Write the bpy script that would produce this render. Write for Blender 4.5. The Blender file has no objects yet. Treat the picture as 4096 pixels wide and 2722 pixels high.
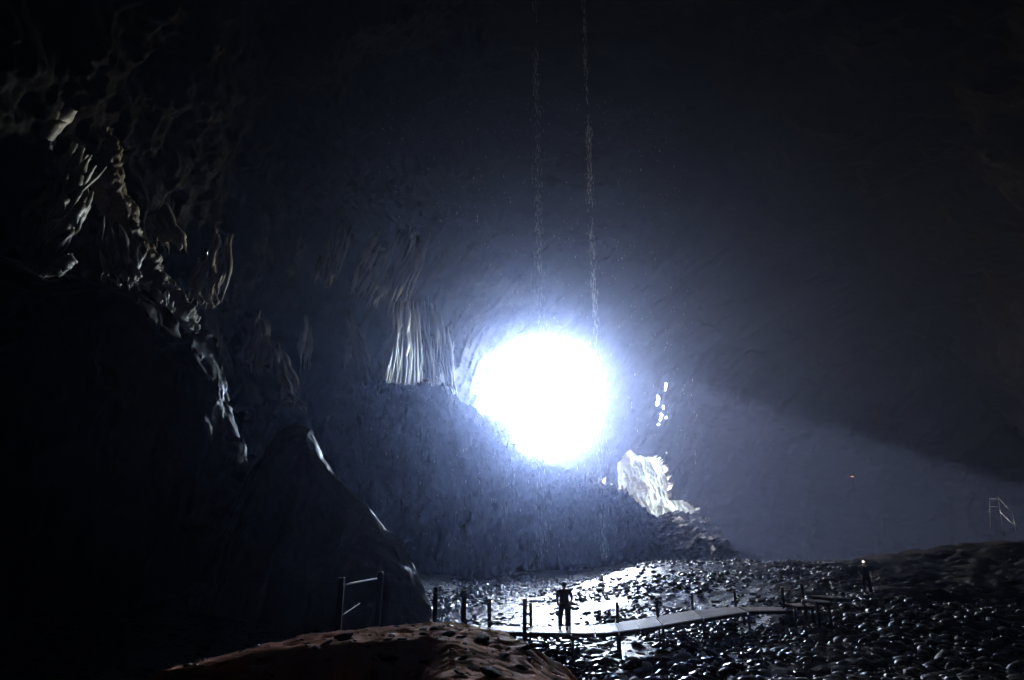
import bpy, bmesh, math, random
import numpy as np
from mathutils import Vector, Matrix, Euler

scene = bpy.context.scene
COL = scene.collection
rng = np.random.default_rng(7)
random.seed(7)
R = math.radians

# ------------------------------------------------------------------ camera, sky, sun, exposure
TILT = R(17.0)
CAM = np.array((0.0, 0.0, 4.2))
FPX = 4096 * 24.0 / 36.0
cd = bpy.data.cameras.new('camera')
cam = bpy.data.objects.new('camera', cd)
COL.objects.link(cam)
cam.location = CAM
cam.rotation_euler = (R(90) + TILT, 0, 0)
cd.sensor_width = 36
cd.lens = 24
cd.clip_start = 0.05
cd.clip_end = 3000
scene.camera = cam

SUN_EL, SUN_AZ = 25.0, 42.0       # elevation; azimuth: degrees the light travels to the right of "towards the camera"
world = bpy.data.worlds.new('World')
scene.world = world
world.use_nodes = True
wn = world.node_tree
bg = wn.nodes['Background']
sky = wn.nodes.new('ShaderNodeTexSky')
sky.sky_type = 'NISHITA'
sky.sun_disc = False
sky.sun_elevation = R(SUN_EL)
# light travels along (sin az, -cos az); the sun itself stands opposite
sun_dir = Vector((-math.sin(R(SUN_AZ)) * math.cos(R(SUN_EL)), math.cos(R(SUN_AZ)) * math.cos(R(SUN_EL)), math.sin(R(SUN_EL))))
sky.sun_rotation = math.atan2(sun_dir.x, sun_dir.y)
sky.altitude = 100
sky.air_density = 1.0
sky.dust_density = 2.5
sky.ozone_density = 0.4
wn.links.new(sky.outputs[0], bg.inputs[0])
bg.inputs[1].default_value = 0.08

sl = bpy.data.lights.new('sun', 'SUN')
sl.energy = 2.1
sl.angle = R(0.5)
sl.color = (1.0, 0.95, 0.88)
so = bpy.data.objects.new('sun', sl)
COL.objects.link(so)
so.rotation_euler = sun_dir.to_track_quat('Z', 'Y').to_euler()

# importance portal in the cave mouth (emits nothing, guides the sampling of the sky)
pl = bpy.data.lights.new('sky_portal', 'AREA')
pl.shape = 'RECTANGLE'
pl.size, pl.size_y = 40, 46
pl.cycles.is_portal = True
po = bpy.data.objects.new('sky_portal', pl)
COL.objects.link(po)
po.location = (9.5, 188, 38)
po.rotation_euler = (R(-90), 0, 0)

scene.view_settings.view_transform = 'Standard'
scene.view_settings.look = 'None'
scene.view_settings.exposure = 7.1
scene.view_settings.gamma = 1.0
scene.view_settings.use_curve_mapping = False
cy = scene.cycles
cy.max_bounces = 5
cy.diffuse_bounces = 1
cy.glossy_bounces = 2
cy.transmission_bounces = 4
cy.volume_bounces = 0
cy.transparent_max_bounces = 6
cy.use_denoising = True
cy.sample_clamp_indirect = 6
cy.caustics_reflective = False
cy.caustics_refractive = False
cy.volume_step_rate = 1.0
cy.use_light_tree = True

# ------------------------------------------------------------------ helpers
ct, st = math.cos(TILT), math.sin(TILT)

def ray(px, py):
    x = (px - 2048) / FPX
    y = (1361 - py) / FPX
    return np.array((x, ct - y * st, st + y * ct))

def atY(px, py, Y):
    d = ray(px, py)
    return CAM + d * (Y / d[1])

def atZ(px, py, z):
    d = ray(px, py)
    return CAM + d * ((z - CAM[2]) / d[2])

def project(x, y, z):
    dx, dy, dz = x - CAM[0], y - CAM[1], z - CAM[2]
    f = dy * ct + dz * st
    u = -dy * st + dz * ct
    f = np.where(f < 0.01, 0.01, f)
    return 2048 + FPX * dx / f, 1361 - FPX * u / f

_perm = np.random.default_rng(3).permutation(256).astype(np.int64)
_perm = np.concatenate([_perm, _perm])
_g = np.random.default_rng(5).normal(size=(256, 3))
_g /= np.linalg.norm(_g, axis=1)[:, None]

def pnoise(x, y, z):
    x, y, z = np.broadcast_arrays(np.asarray(x, float), np.asarray(y, float), np.asarray(z, float))
    xi, yi, zi = np.floor(x).astype(np.int64), np.floor(y).astype(np.int64), np.floor(z).astype(np.int64)
    xf, yf, zf = x - xi, y - yi, z - zi
    xi &= 255; yi &= 255; zi &= 255
    u, v, w = (t * t * t * (t * (t * 6 - 15) + 10) for t in (xf, yf, zf))
    out = 0
    for dx in (0, 1):
        for dy in (0, 1):
            for dz in (0, 1):
                h = _perm[_perm[_perm[(xi + dx) & 255] + ((yi + dy) & 255)] + ((zi + dz) & 255)]
                g = _g[h]
                dot = g[..., 0] * (xf - dx) + g[..., 1] * (yf - dy) + g[..., 2] * (zf - dz)
                wt = (u if dx else 1 - u) * (v if dy else 1 - v) * (w if dz else 1 - w)
                out = out + dot * wt
    return out * 1.5

def fbm(x, y, z, octv=4, gain=0.5):
    a, f, s = 1.0, 1.0, 0
    for i in range(octv):
        s = s + a * pnoise(x * f + 17.3 * i, y * f + 5.1 * i, z * f + 9.7 * i)
        a *= gain; f *= 2.03
    return s

def ridged(x, y, z, octv=4, gain=0.5):
    a, f, s = 1.0, 1.0, 0
    for i in range(octv):
        n = 1 - np.abs(pnoise(x * f + 7.3 * i, y * f + 2.1 * i, z * f + 3.7 * i)) * 1.6
        s = s + a * n * n
        a *= gain; f *= 2.1
    return s

def smooth(e0, e1, x):
    t = np.clip((x - e0) / (e1 - e0), 0, 1)
    return t * t * (3 - 2 * t)

def in_poly(px, py, poly):
    inside = np.zeros(px.shape, bool)
    n = len(poly)
    for i in range(n):
        x0, y0 = poly[i]; x1, y1 = poly[(i + 1) % n]
        if y0 == y1:
            continue
        c = ((y0 > py) != (y1 > py)) & (px < (x1 - x0) * (py - y0) / (y1 - y0) + x0)
        inside ^= c
    return inside

def mesh_obj(name, verts, faces, mat=None, parent=None, shade=True):
    me = bpy.data.meshes.new(name)
    verts = np.asarray(verts, np.float32)
    faces = np.asarray(faces, np.int32)
    k = faces.shape[1]
    me.vertices.add(len(verts)); me.vertices.foreach_set('co', verts.ravel())
    me.loops.add(faces.size); me.loops.foreach_set('vertex_index', faces.ravel())
    me.polygons.add(len(faces)); me.polygons.foreach_set('loop_start', np.arange(0, faces.size, k, dtype=np.int32))
    if shade:
        me.polygons.foreach_set('use_smooth', np.ones(len(faces), bool))
    me.update(calc_edges=True)
    me.validate()
    if mat: me.materials.append(mat)
    o = bpy.data.objects.new(name, me)
    COL.objects.link(o)
    if parent: o.parent = parent
    return o

def grid_faces(nu, nv, keep=None, flip=False):
    i = np.arange(nu - 1)[:, None] * nv + np.arange(nv - 1)[None, :]
    f = np.stack([i, i + 1, i + nv + 1, i + nv], -1).reshape(-1, 4)
    if flip: f = f[:, ::-1]
    if keep is not None: f = f[keep.reshape(-1)]
    return f

def tag(o, label=None, cat=None, group=None, kind=None):
    if label: o['label'] = label
    if cat: o['category'] = cat
    if group: o['group'] = group
    if kind: o['kind'] = kind
    return o

def empty(name, loc, label=None, cat=None, group=None, rz=0):
    o = bpy.data.objects.new(name, None)
    o.empty_display_size = 0.2
    COL.objects.link(o)
    o.location = loc
    o.rotation_euler = (0, 0, rz)
    return tag(o, label, cat, group)

def bm_obj(name, bm, mat=None, parent=None, smooth_=False):
    me = bpy.data.meshes.new(name)
    bm.normal_update()
    bm.to_mesh(me); bm.free()
    if smooth_:
        me.polygons.foreach_set('use_smooth', np.ones(len(me.polygons), bool))
    if mat: me.materials.append(mat)
    o = bpy.data.objects.new(name, me)
    COL.objects.link(o)
    if parent: o.parent = parent
    return o

def add_box(bm, c, s, rot=None, bevel=0.0):
    r = bmesh.ops.create_cube(bm, size=1.0)
    M = Matrix.Translation(Vector(c)) @ (rot.to_4x4() if rot is not None else Matrix.Identity(4)) @ Matrix.Diagonal((s[0], s[1], s[2], 1))
    bmesh.ops.transform(bm, matrix=M, verts=r['verts'])
    if bevel:
        es = list({e for v in r['verts'] for e in v.link_edges})
        bmesh.ops.bevel(bm, geom=es, offset=bevel, segments=1, affect='EDGES')

def add_tube(bm, pts, r, seg=8, r2=None):
    pts = [Vector(p) for p in pts]
    rings = []
    for i, p in enumerate(pts):
        d = (pts[min(i + 1, len(pts) - 1)] - pts[max(i - 1, 0)]).normalized()
        a = Vector((0, 0, 1)) if abs(d.z) < 0.9 else Vector((1, 0, 0))
        u = d.cross(a).normalized(); v = d.cross(u).normalized()
        rr = r if r2 is None else r + (r2 - r) * i / (len(pts) - 1)
        rings.append([bm.verts.new(p + (u * math.cos(2 * math.pi * k / seg) + v * math.sin(2 * math.pi * k / seg)) * rr) for k in range(seg)])
    for a, b in zip(rings[:-1], rings[1:]):
        for k in range(seg):
            bm.faces.new((a[k], a[(k + 1) % seg], b[(k + 1) % seg], b[k]))
    bm.faces.new(rings[0][::-1]); bm.faces.new(rings[-1])

# ------------------------------------------------------------------ materials
def rock_mat(name, cols, scale=1.0, rough=(0.35, 0.8), bump=0.4, stretch=(1, 1, 1), spec=0.5, bump_dist=0.15):
    m = bpy.data.materials.new(name); m.use_nodes = True
    nt = m.node_tree; N = nt.nodes; L = nt.links
    p = N['Principled BSDF']
    tc = N.new('ShaderNodeNewGeometry')
    mp = N.new('ShaderNodeMapping'); mp.inputs['Scale'].default_value = stretch
    L.new(tc.outputs['Position'], mp.inputs['Vector'])
    n1 = N.new('ShaderNodeTexNoise'); n1.inputs['Scale'].default_value = 0.35 * scale; n1.inputs['Detail'].default_value = 8; n1.inputs['Roughness'].default_value = 0.65
    n2 = N.new('ShaderNodeTexNoise'); n2.inputs['Scale'].default_value = 3.0 * scale; n2.inputs['Detail'].default_value = 6; n2.inputs['Roughness'].default_value = 0.7
    L.new(mp.outputs[0], n1.inputs['Vector']); L.new(mp.outputs[0], n2.inputs['Vector'])
    cr = N.new('ShaderNodeValToRGB')
    el = cr.color_ramp.elements
    ps = np.linspace(0.3, 0.7, len(cols))
    el[0].position = ps[0]; el[0].color = (*cols[0], 1)
    el[1].position = ps[-1]; el[1].color = (*cols[-1], 1)
    for q, c in zip(ps[1:-1], cols[1:-1]):
        e = el.new(q); e.color = (*c, 1)
    mixf = N.new('ShaderNodeMath'); mixf.operation = 'MULTIPLY_ADD'; mixf.inputs[1].default_value = 0.4
    L.new(n2.outputs['Fac'], mixf.inputs[0])
    sc_ = N.new('ShaderNodeMath'); sc_.operation = 'MULTIPLY'; sc_.inputs[1].default_value = 0.6
    L.new(n1.outputs['Fac'], sc_.inputs[0]); L.new(sc_.outputs[0], mixf.inputs[2])
    L.new(mixf.outputs[0], cr.inputs[0]); L.new(cr.outputs[0], p.inputs['Base Color'])
    mr = N.new('ShaderNodeMapRange'); mr.inputs['From Min'].default_value = 0.35; mr.inputs['From Max'].default_value = 0.65
    mr.inputs['To Min'].default_value = rough[0]; mr.inputs['To Max'].default_value = rough[1]
    L.new(n1.outputs['Fac'], mr.inputs['Value']); L.new(mr.outputs[0], p.inputs['Roughness'])
    p.inputs['Specular IOR Level'].default_value = spec
    if bump:
        b = N.new('ShaderNodeBump'); b.inputs['Strength'].default_value = bump; b.inputs['Distance'].default_value = bump_dist
        L.new(mixf.outputs[0], b.inputs['Height']); L.new(b.outputs[0], p.inputs['Normal'])
    return m

def plain(name, col, rough=0.6, spec=0.5, metal=0.0, noise=0.25, scale=12.0, bump=0.0):
    m = bpy.data.materials.new(name); m.use_nodes = True
    nt = m.node_tree; N = nt.nodes; L = nt.links
    p = N['Principled BSDF']
    n = N.new('ShaderNodeTexNoise'); n.inputs['Scale'].default_value = scale; n.inputs['Detail'].default_value = 5
    g = N.new('ShaderNodeTexCoord'); L.new(g.outputs['Object'], n.inputs['Vector'])
    cr = N.new('ShaderNodeValToRGB')
    cr.color_ramp.elements[0].color = tuple(c * (1 - noise) for c in col) + (1,)
    cr.color_ramp.elements[1].color = tuple(min(1, c * (1 + noise)) for c in col) + (1,)
    L.new(n.outputs['Fac'], cr.inputs[0]); L.new(cr.outputs[0], p.inputs['Base Color'])
    p.inputs['Roughness'].default_value = rough
    p.inputs['Specular IOR Level'].default_value = spec
    p.inputs['Metallic'].default_value = metal
    if bump:
        b = N.new('ShaderNodeBump'); b.inputs['Strength'].default_value = bump; b.inputs['Distance'].default_value = 0.01
        L.new(n.outputs['Fac'], b.inputs['Height']); L.new(b.outputs[0], p.inputs['Normal'])
    return m

M_wall = rock_mat('limestone_dark', [(0.03, 0.027, 0.024), (0.07, 0.06, 0.05), (0.15, 0.135, 0.115)], 0.8, (0.3, 0.75), 0.6, (1, 1, 0.45))
M_vault = rock_mat('limestone_shade_darkened', [(0.004, 0.0035, 0.003), (0.012, 0.010, 0.0085), (0.036, 0.030, 0.025)], 0.8, (0.6, 0.9), 0.6, (1, 1, 0.45), spec=0.15)  # albedo lowered to imitate shade on the vault
M_black = rock_mat('unlit_black_rock', [(0.002, 0.002, 0.002), (0.005, 0.0045, 0.004), (0.013, 0.011, 0.010)], 0.8, (0.6, 0.9), 0.6, (1, 1, 0.45), spec=0.03)  # near-black albedo stands in for the darkness of unlit walls and roof
M_flute = rock_mat('limestone_fluted', [(0.07, 0.06, 0.045), (0.18, 0.16, 0.12), (0.34, 0.31, 0.25)], 1.0, (0.4, 0.75), 0.8, (1.2, 1.2, 0.35), bump_dist=0.4)
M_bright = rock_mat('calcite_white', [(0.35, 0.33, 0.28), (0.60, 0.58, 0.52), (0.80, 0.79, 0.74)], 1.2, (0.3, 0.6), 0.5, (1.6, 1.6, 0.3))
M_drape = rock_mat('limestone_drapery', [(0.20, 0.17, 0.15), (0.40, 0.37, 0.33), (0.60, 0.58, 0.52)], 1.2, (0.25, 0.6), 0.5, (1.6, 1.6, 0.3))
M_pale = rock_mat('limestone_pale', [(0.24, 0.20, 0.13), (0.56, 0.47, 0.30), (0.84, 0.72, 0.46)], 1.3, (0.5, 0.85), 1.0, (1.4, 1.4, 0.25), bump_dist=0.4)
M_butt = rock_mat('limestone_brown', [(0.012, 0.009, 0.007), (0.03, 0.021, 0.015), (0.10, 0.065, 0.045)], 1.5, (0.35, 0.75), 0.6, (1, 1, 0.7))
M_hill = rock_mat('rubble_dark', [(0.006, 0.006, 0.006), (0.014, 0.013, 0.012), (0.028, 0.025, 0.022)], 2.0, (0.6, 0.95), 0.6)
M_mud = rock_mat('red_brown_mud', [(0.42, 0.11, 0.04), (0.68, 0.24, 0.10), (0.78, 0.38, 0.20)], 5.0, (0.7, 0.95), 0.8, spec=0.12, bump_dist=0.03)
M_bed = rock_mat('wet_gravel', [(0.01, 0.009, 0.008), (0.025, 0.02, 0.017), (0.05, 0.04, 0.034)], 6.0, (0.15, 0.5), 0.7, bump_dist=0.05)
M_stone = rock_mat('wet_stone', [(0.008, 0.007, 0.007), (0.018, 0.015, 0.014), (0.05, 0.036, 0.028)], 4.0, (0.06, 0.16), 0.2, bump_dist=0.03)

M_dim_dry = rock_mat('dim_dry_stone', [(0.008, 0.006, 0.005), (0.022, 0.016, 0.012), (0.075, 0.05, 0.034)], 4.0, (0.28, 0.65), 0.4, spec=0.35, bump_dist=0.03)  # matt copy of the wet stone; on the right it imitates fading light

M_bank = rock_mat('dark_bank_soil', [(0.003, 0.0024, 0.002), (0.009, 0.0065, 0.005), (0.024, 0.016, 0.011)], 3.0, (0.7, 0.95), 0.8, spec=0.04, bump_dist=0.1)

def light_falloff(name, dark, lit, centre, radius, soft=0.5, noise_scale=0.07):
    """rock coloured pale round a centre and near-black beyond, imitating light that fades"""
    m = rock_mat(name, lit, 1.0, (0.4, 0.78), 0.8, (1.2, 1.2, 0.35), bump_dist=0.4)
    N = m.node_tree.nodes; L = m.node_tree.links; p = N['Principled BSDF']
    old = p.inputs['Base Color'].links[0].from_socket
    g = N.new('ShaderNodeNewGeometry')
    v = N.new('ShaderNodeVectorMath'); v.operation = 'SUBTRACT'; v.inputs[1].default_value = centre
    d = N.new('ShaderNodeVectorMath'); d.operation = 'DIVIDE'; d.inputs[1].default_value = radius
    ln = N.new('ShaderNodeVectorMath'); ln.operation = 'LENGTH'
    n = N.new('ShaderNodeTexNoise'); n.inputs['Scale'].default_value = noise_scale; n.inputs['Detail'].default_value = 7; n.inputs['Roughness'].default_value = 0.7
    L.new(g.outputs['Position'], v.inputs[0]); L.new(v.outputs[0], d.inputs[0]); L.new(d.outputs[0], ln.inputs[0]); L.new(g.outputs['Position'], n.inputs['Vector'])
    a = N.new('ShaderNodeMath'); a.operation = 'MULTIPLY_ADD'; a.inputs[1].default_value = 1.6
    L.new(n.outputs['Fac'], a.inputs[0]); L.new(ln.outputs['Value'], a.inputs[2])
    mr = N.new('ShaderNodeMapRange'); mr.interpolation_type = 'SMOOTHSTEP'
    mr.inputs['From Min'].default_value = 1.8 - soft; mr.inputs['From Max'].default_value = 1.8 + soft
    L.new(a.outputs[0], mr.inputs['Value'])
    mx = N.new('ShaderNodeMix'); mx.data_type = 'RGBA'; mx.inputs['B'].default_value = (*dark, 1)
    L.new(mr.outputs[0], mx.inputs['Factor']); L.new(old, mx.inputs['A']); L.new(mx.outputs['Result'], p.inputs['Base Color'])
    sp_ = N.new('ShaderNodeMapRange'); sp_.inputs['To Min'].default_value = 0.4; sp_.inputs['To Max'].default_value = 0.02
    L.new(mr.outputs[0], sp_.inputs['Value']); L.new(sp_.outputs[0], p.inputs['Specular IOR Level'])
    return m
M_end = light_falloff('limestone_lit_round_mouth', (0.007, 0.0065, 0.006), [(0.06, 0.052, 0.04), (0.16, 0.14, 0.105), (0.32, 0.29, 0.23)], (-10, 165, 38), (26, 60, 24), 0.55)  # brightness near the mouth and darkness beyond are put into the base colour

def water_mat():
    m = bpy.data.materials.new('stream_water'); m.use_nodes = True
    N = m.node_tree.nodes; L = m.node_tree.links; p = N['Principled BSDF']
    p.inputs['Base Color'].default_value = (0.02, 0.022, 0.022, 1)
    p.inputs['Roughness'].default_value = 0.06
    p.inputs['IOR'].default_value = 1.33
    g = N.new('ShaderNodeNewGeometry')
    n = N.new('ShaderNodeTexNoise'); n.inputs['Scale'].default_value = 1.8; n.inputs['Detail'].default_value = 4
    L.new(g.outputs['Position'], n.inputs['Vector'])
    b = N.new('ShaderNodeBump'); b.inputs['Strength'].default_value = 0.9; b.inputs['Distance'].default_value = 0.12
    L.new(n.outputs['Fac'], b.inputs['Height']); L.new(b.outputs[0], p.inputs['Normal'])
    return m
M_water = water_mat()

M_wood = rock_mat('weathered_deck_wood', [(0.20, 0.14, 0.11), (0.36, 0.27, 0.22), (0.50, 0.40, 0.34)], 3.0, (0.38, 0.6), 0.3, (1, 1, 1), bump_dist=0.01)
M_post = plain('dark_hardwood_post', (0.014, 0.011, 0.009), 0.9, spec=0.2, noise=0.35, bump=0.4)
M_wire = plain('grey_wire', (0.35, 0.33, 0.30), 0.35, metal=0.6)

# ------------------------------------------------------------------ end wall with the cave mouth, the window and the slits
MOUTH = [(1900, 1900), (1900, 1700), (1925, 1600), (1930, 1540), (1950, 1470), (1985, 1420), (2040, 1365), (2110, 1340), (2180, 1330), (2260, 1338), (2330, 1370),
         (2380, 1420), (2405, 1490), (2412, 1570), (2400, 1650), (2375, 1710), (2340, 1760), (2300, 1795), (2250, 1822), (2200, 1840), (2180, 1900)]
WINDOW = [(2458, 2000), (2462, 1960), (2458, 1930), (2464, 1900), (2460, 1880), (2470, 1855), (2490, 1835), (2502, 1812), (2515, 1800), (2530, 1790), (2542, 1800),
          (2555, 1812), (2572, 1815), (2590, 1822), (2620, 1820), (2640, 1832), (2656, 1846), (2668, 1868), (2674, 1878), (2668, 1888), (2680, 1900), (2686, 1930),
          (2686, 1995), (2700, 2000), (2730, 1998), (2760, 2005), (2780, 2018), (2795, 2035), (2770, 2080), (2700, 2110), (2600, 2120), (2500, 2080)]
SLITS = [[(2662, 1532), (2667, 1532), (2666, 1560), (2661, 1560)], [(2630, 1584), (2637, 1586), (2637, 1618), (2631, 1618)], [(2626, 1608), (2632, 1604), (2630, 1626), (2625, 1624)],
         [(2650, 1625), (2656, 1620), (2655, 1633), (2651, 1633)], [(2645, 1655), (2650, 1652), (2644, 1682), (2639, 1681)], [(2661, 1668), (2668, 1667), (2668, 1675), (2662, 1675)],
         [(2630, 1697), (2636, 1694), (2635, 1704), (2631, 1704)], [(2664, 1806), (2670, 1804), (2668, 1816), (2664, 1814)]]

def end_y(x, z):
    """depth of the end wall: a shallow bowl; left of the mouth it slants back like the flank of a funnel"""
    r = np.sqrt((np.where(x > 10, (x - 10) / 115.0, (x - 10) / 60.0)) ** 2 + ((z - 34) / 50.0) ** 2)
    y = 170 - 34 * smooth(0.35, 1.5, r) ** 1.3
    y = y - 12 * smooth(-8, -40, x)
    y = y - 16 + 26 * smooth(-22, 1, x) * smooth(75, 48, z)
    return y

def wall_relief(x, y, z, s=1.0, ridge=1.25):
    # leaning flutes broken into ledges and hollows
    u = x - z * 0.60 + 0.55 * y; w_ = z + 0.5 * x + 0.5 * y
    wp = 1.6 * fbm(x * 0.16, y * 0.16, z * 0.16, 4, 0.6)
    fl = ridged(u * 0.30 + wp * 0.14, w_ * 0.022 + wp * 0.04, y * 0.04, 6, 0.62)
    big = fbm(x * 0.045 + 3, y * 0.045, z * 0.06, 4, 0.55)
    blocks = np.abs(fbm(x * 0.22 + 9, y * 0.22, z * 0.17, 4, 0.6))
    fine = fbm(x * 0.9, y * 0.9, z * 0.5, 4, 0.65)
    return s * (ridge * (fl - 1.0) + 4.2 * big + 0.7 * blocks + 0.30 * fine)

xs = np.concatenate([np.arange(-62, 50, 0.30), np.arange(50, 138, 0.7)])
zs = np.arange(-4, 84.01, 0.34)
X, Z = np.meshgrid(xs, zs, indexing='ij')
Y = end_y(X, Z)
Y = Y - wall_relief(X, Y, Z)
PX, PY = project(X, Y, Z)
jit = 9 * fbm(X * 0.7, Z * 0.7, 0.3, 3)
hole = in_poly(PX + jit, PY + jit * 0.6, MOUTH) | in_poly(PX + jit * 0.4, PY + jit * 0.3, WINDOW)
kill = hole[:-1, :-1] | hole[1:, 1:]
qx = (PX[:-1, :-1] + PX[1:, 1:]) / 2; qy = (PY[:-1, :-1] + PY[1:, 1:]) / 2
for s_ in SLITS:
    c_ = np.mean(s_, 0)
    kill |= in_poly(qx, qy, [(c_[0] + (a_ - c_[0]) * 1.35, c_[1] + (b_ - c_[1]) * 1.1) for a_, b_ in s_])
V = np.stack([X, Y, Z], -1).reshape(-1, 3)
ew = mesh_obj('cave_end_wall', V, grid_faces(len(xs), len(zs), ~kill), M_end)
tag(ew, kind='structure')
# give the lip real thickness
slit_c = [tuple(atY(*np.mean(s_, 0), 176)[[0, 2]]) for s_ in SLITS]
bm = bmesh.new(); bm.from_mesh(ew.data)
be = [e for e in bm.edges if e.is_boundary and -58 < e.verts[0].co.x < 48 and 0 < e.verts[0].co.z < 80]
r = bmesh.ops.extrude_edge_only(bm, edges=be)
for v in r['geom']:
    if isinstance(v, bmesh.types.BMVert):
        dc = min((v.co.x - a_) ** 2 + (v.co.z - b_) ** 2 for a_, b_ in slit_c)
        v.co.y += 5.0 if dc > 4 else 0.4
bmesh.ops.delete(bm, geom=[v for v in bm.verts if not v.link_faces], context='VERTS')
bm.to_mesh(ew.data); bm.free()

# ------------------------------------------------------------------ side walls and ceiling: a vault that closes the cave round the camera
def vault():
    th = np.concatenate([np.linspace(-0.12, 1.35, 200), np.linspace(1.352, math.pi + 0.12, 560)])      # 0 = right side, pi = left side
    ys = np.concatenate([np.linspace(-45, 20, 30), np.linspace(21, 177, 520)])
    T, YY = np.meshgrid(th, ys, indexing='ij')
    c, s = np.cos(T), np.sin(T)
    wr = 60 + 66 * smooth(10, 80, YY)
    wl = 41 + 6 * smooth(40, 120, YY)
    hh = 74 + 0 * YY
    end = smooth(-20, -45, YY)
    k = 1 - 0.85 * end
    e = 0.72
    cx = np.sign(c) * np.abs(c) ** e
    sz = np.sign(s) * np.abs(s) ** e
    x = np.where(cx > 0, cx * wr, cx * wl) * k
    z = sz * hh * k - 1
    d = wall_relief(x, YY, z, 1.1, 0.45)
    nx, nz = -cx, -sz
    nn = np.sqrt(nx ** 2 + nz ** 2) + 1e-6
    x = x + nx / nn * d; z = z + nz / nn * d
    V = np.stack([x, YY, z], -1).reshape(-1, 3)
    return V, grid_faces(len(th), len(ys), flip=True)
V, F = vault()
half = len(F) * 440 // (760 - 1)
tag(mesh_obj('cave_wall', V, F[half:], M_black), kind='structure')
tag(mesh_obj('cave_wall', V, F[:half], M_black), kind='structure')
# rock that closes the cave behind the camera
tag(mesh_obj('cave_back_wall', [(-60, -44, -6), (140, -44, -6), (140, -44, 85), (-60, -44, 85)], [(0, 1, 2, 3)], M_wall), kind='structure')

# ------------------------------------------------------------------ ridge-like rock masses
def ridge_mass(name, pts, foot, depth_front, depth_back, mat, step=0.25, amp=0.5, freq=0.5, crest_amp=0.0, bulge=2.0, nv=90, seed=0, lean=0.0, relief=None, rubble=0.0):
    """pts: (px, py, Y) along the skyline; foot: z of its base. The crest is a world-space curve; the front falls
    towards the camera and the back away from it, so that the mass has depth."""
    P = np.array([atY(*p) for p in pts])
    seg = np.linalg.norm(np.diff(P, axis=0), axis=1)
    s = np.concatenate([[0], np.cumsum(seg)])
    n = int(s[-1] / step) + 1
    t = np.linspace(0, s[-1], n)
    C = np.stack([np.interp(t, s, P[:, i]) for i in range(3)], -1)
    # v from -1 (front foot) over 0 (crest) to 1 (back foot)
    v = np.linspace(-1, 1, 2 * nv + 1)
    v = np.sign(v) * np.abs(v) ** 1.6
    Vv = v[None, :]
    H = (C[:, 2] - foot)[:, None]
    drop = np.abs(Vv) * H
    dfb = np.where(Vv < 0, -depth_front, depth_back)
    q = drop / np.maximum(H.max(), 0.01)
    yoff = dfb * ((1 - np.exp(-drop / bulge)) * 0.35 + 0.65 * q)
    x = np.repeat(C[:, 0][:, None], len(v), 1) + lean * drop
    z = C[:, 2][:, None] - drop
    y = C[:, 1][:, None] + yoff
    nx = fbm(x * freq + seed, y * freq, z * freq, 5)
    ny = fbm(x * freq + 31 + seed, y * freq, z * freq * 0.6, 5)
    nz = fbm(x * freq + 77 + seed, y * freq, z * freq, 5)
    x = x + amp * 0.6 * nx
    y = y + amp * ny * np.where(Vv < 0, 1, 1) * 1.6
    z = z + amp * 0.5 * nz * smooth(0, 1, H)
    if crest_amp:
        z = z + crest_amp * (1 - 0.85 * smooth(22, 30, x)) * np.abs(fbm(x * 0.9, y * 0.9, 4.4 + seed, 4))
    if relief is not None:
        y = y + relief(x, y, z)
    if rubble:
        k_ = np.abs(fbm(x * 0.55 + seed, y * 0.55, z * 0.55, 4, 0.6))
        z = z + rubble * k_ * (1 - 0.6 * smooth(22, 30, x)); y = y - rubble * 1.2 * k_
    V = np.stack([x, y, z], -1).reshape(-1, 3)
    return mesh_obj(name, V, grid_faces(n, len(v)), mat)

HILL = [(900, 1700, 120), (1150, 1640, 122), (1280, 1610, 125), (1380, 1585, 127), (1440, 1575, 129), (1520, 1560, 130), (1580, 1562, 131), (1640, 1572, 132), (1700, 1570, 133), (1760, 1572, 134),
        (1800, 1590, 135), (1840, 1625, 136), (1880, 1660, 137), (1940, 1690, 138), (1965, 1700, 138), (2020, 1712, 139), (2035, 1745, 140), (2040, 1790, 140),
        (2080, 1825, 141), (2140, 1860, 142), (2200, 1885, 143), (2280, 1910, 144), (2360, 1925, 148), (2440, 1955, 154), (2500, 1978, 159), (2530, 2013, 161), (2570, 2048, 162), (2615, 2066, 162),
        (2680, 2062, 162), (2720, 2056, 162), (2790, 2062, 161), (2830, 2090, 160), (2880, 2150, 156), (2930, 2210, 150), (3000, 2260, 136), (3200, 2330, 130), (3700, 2350, 125)]
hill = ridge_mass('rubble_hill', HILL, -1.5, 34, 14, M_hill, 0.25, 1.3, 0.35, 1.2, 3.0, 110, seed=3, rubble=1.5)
tag(hill, kind='structure')

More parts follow.
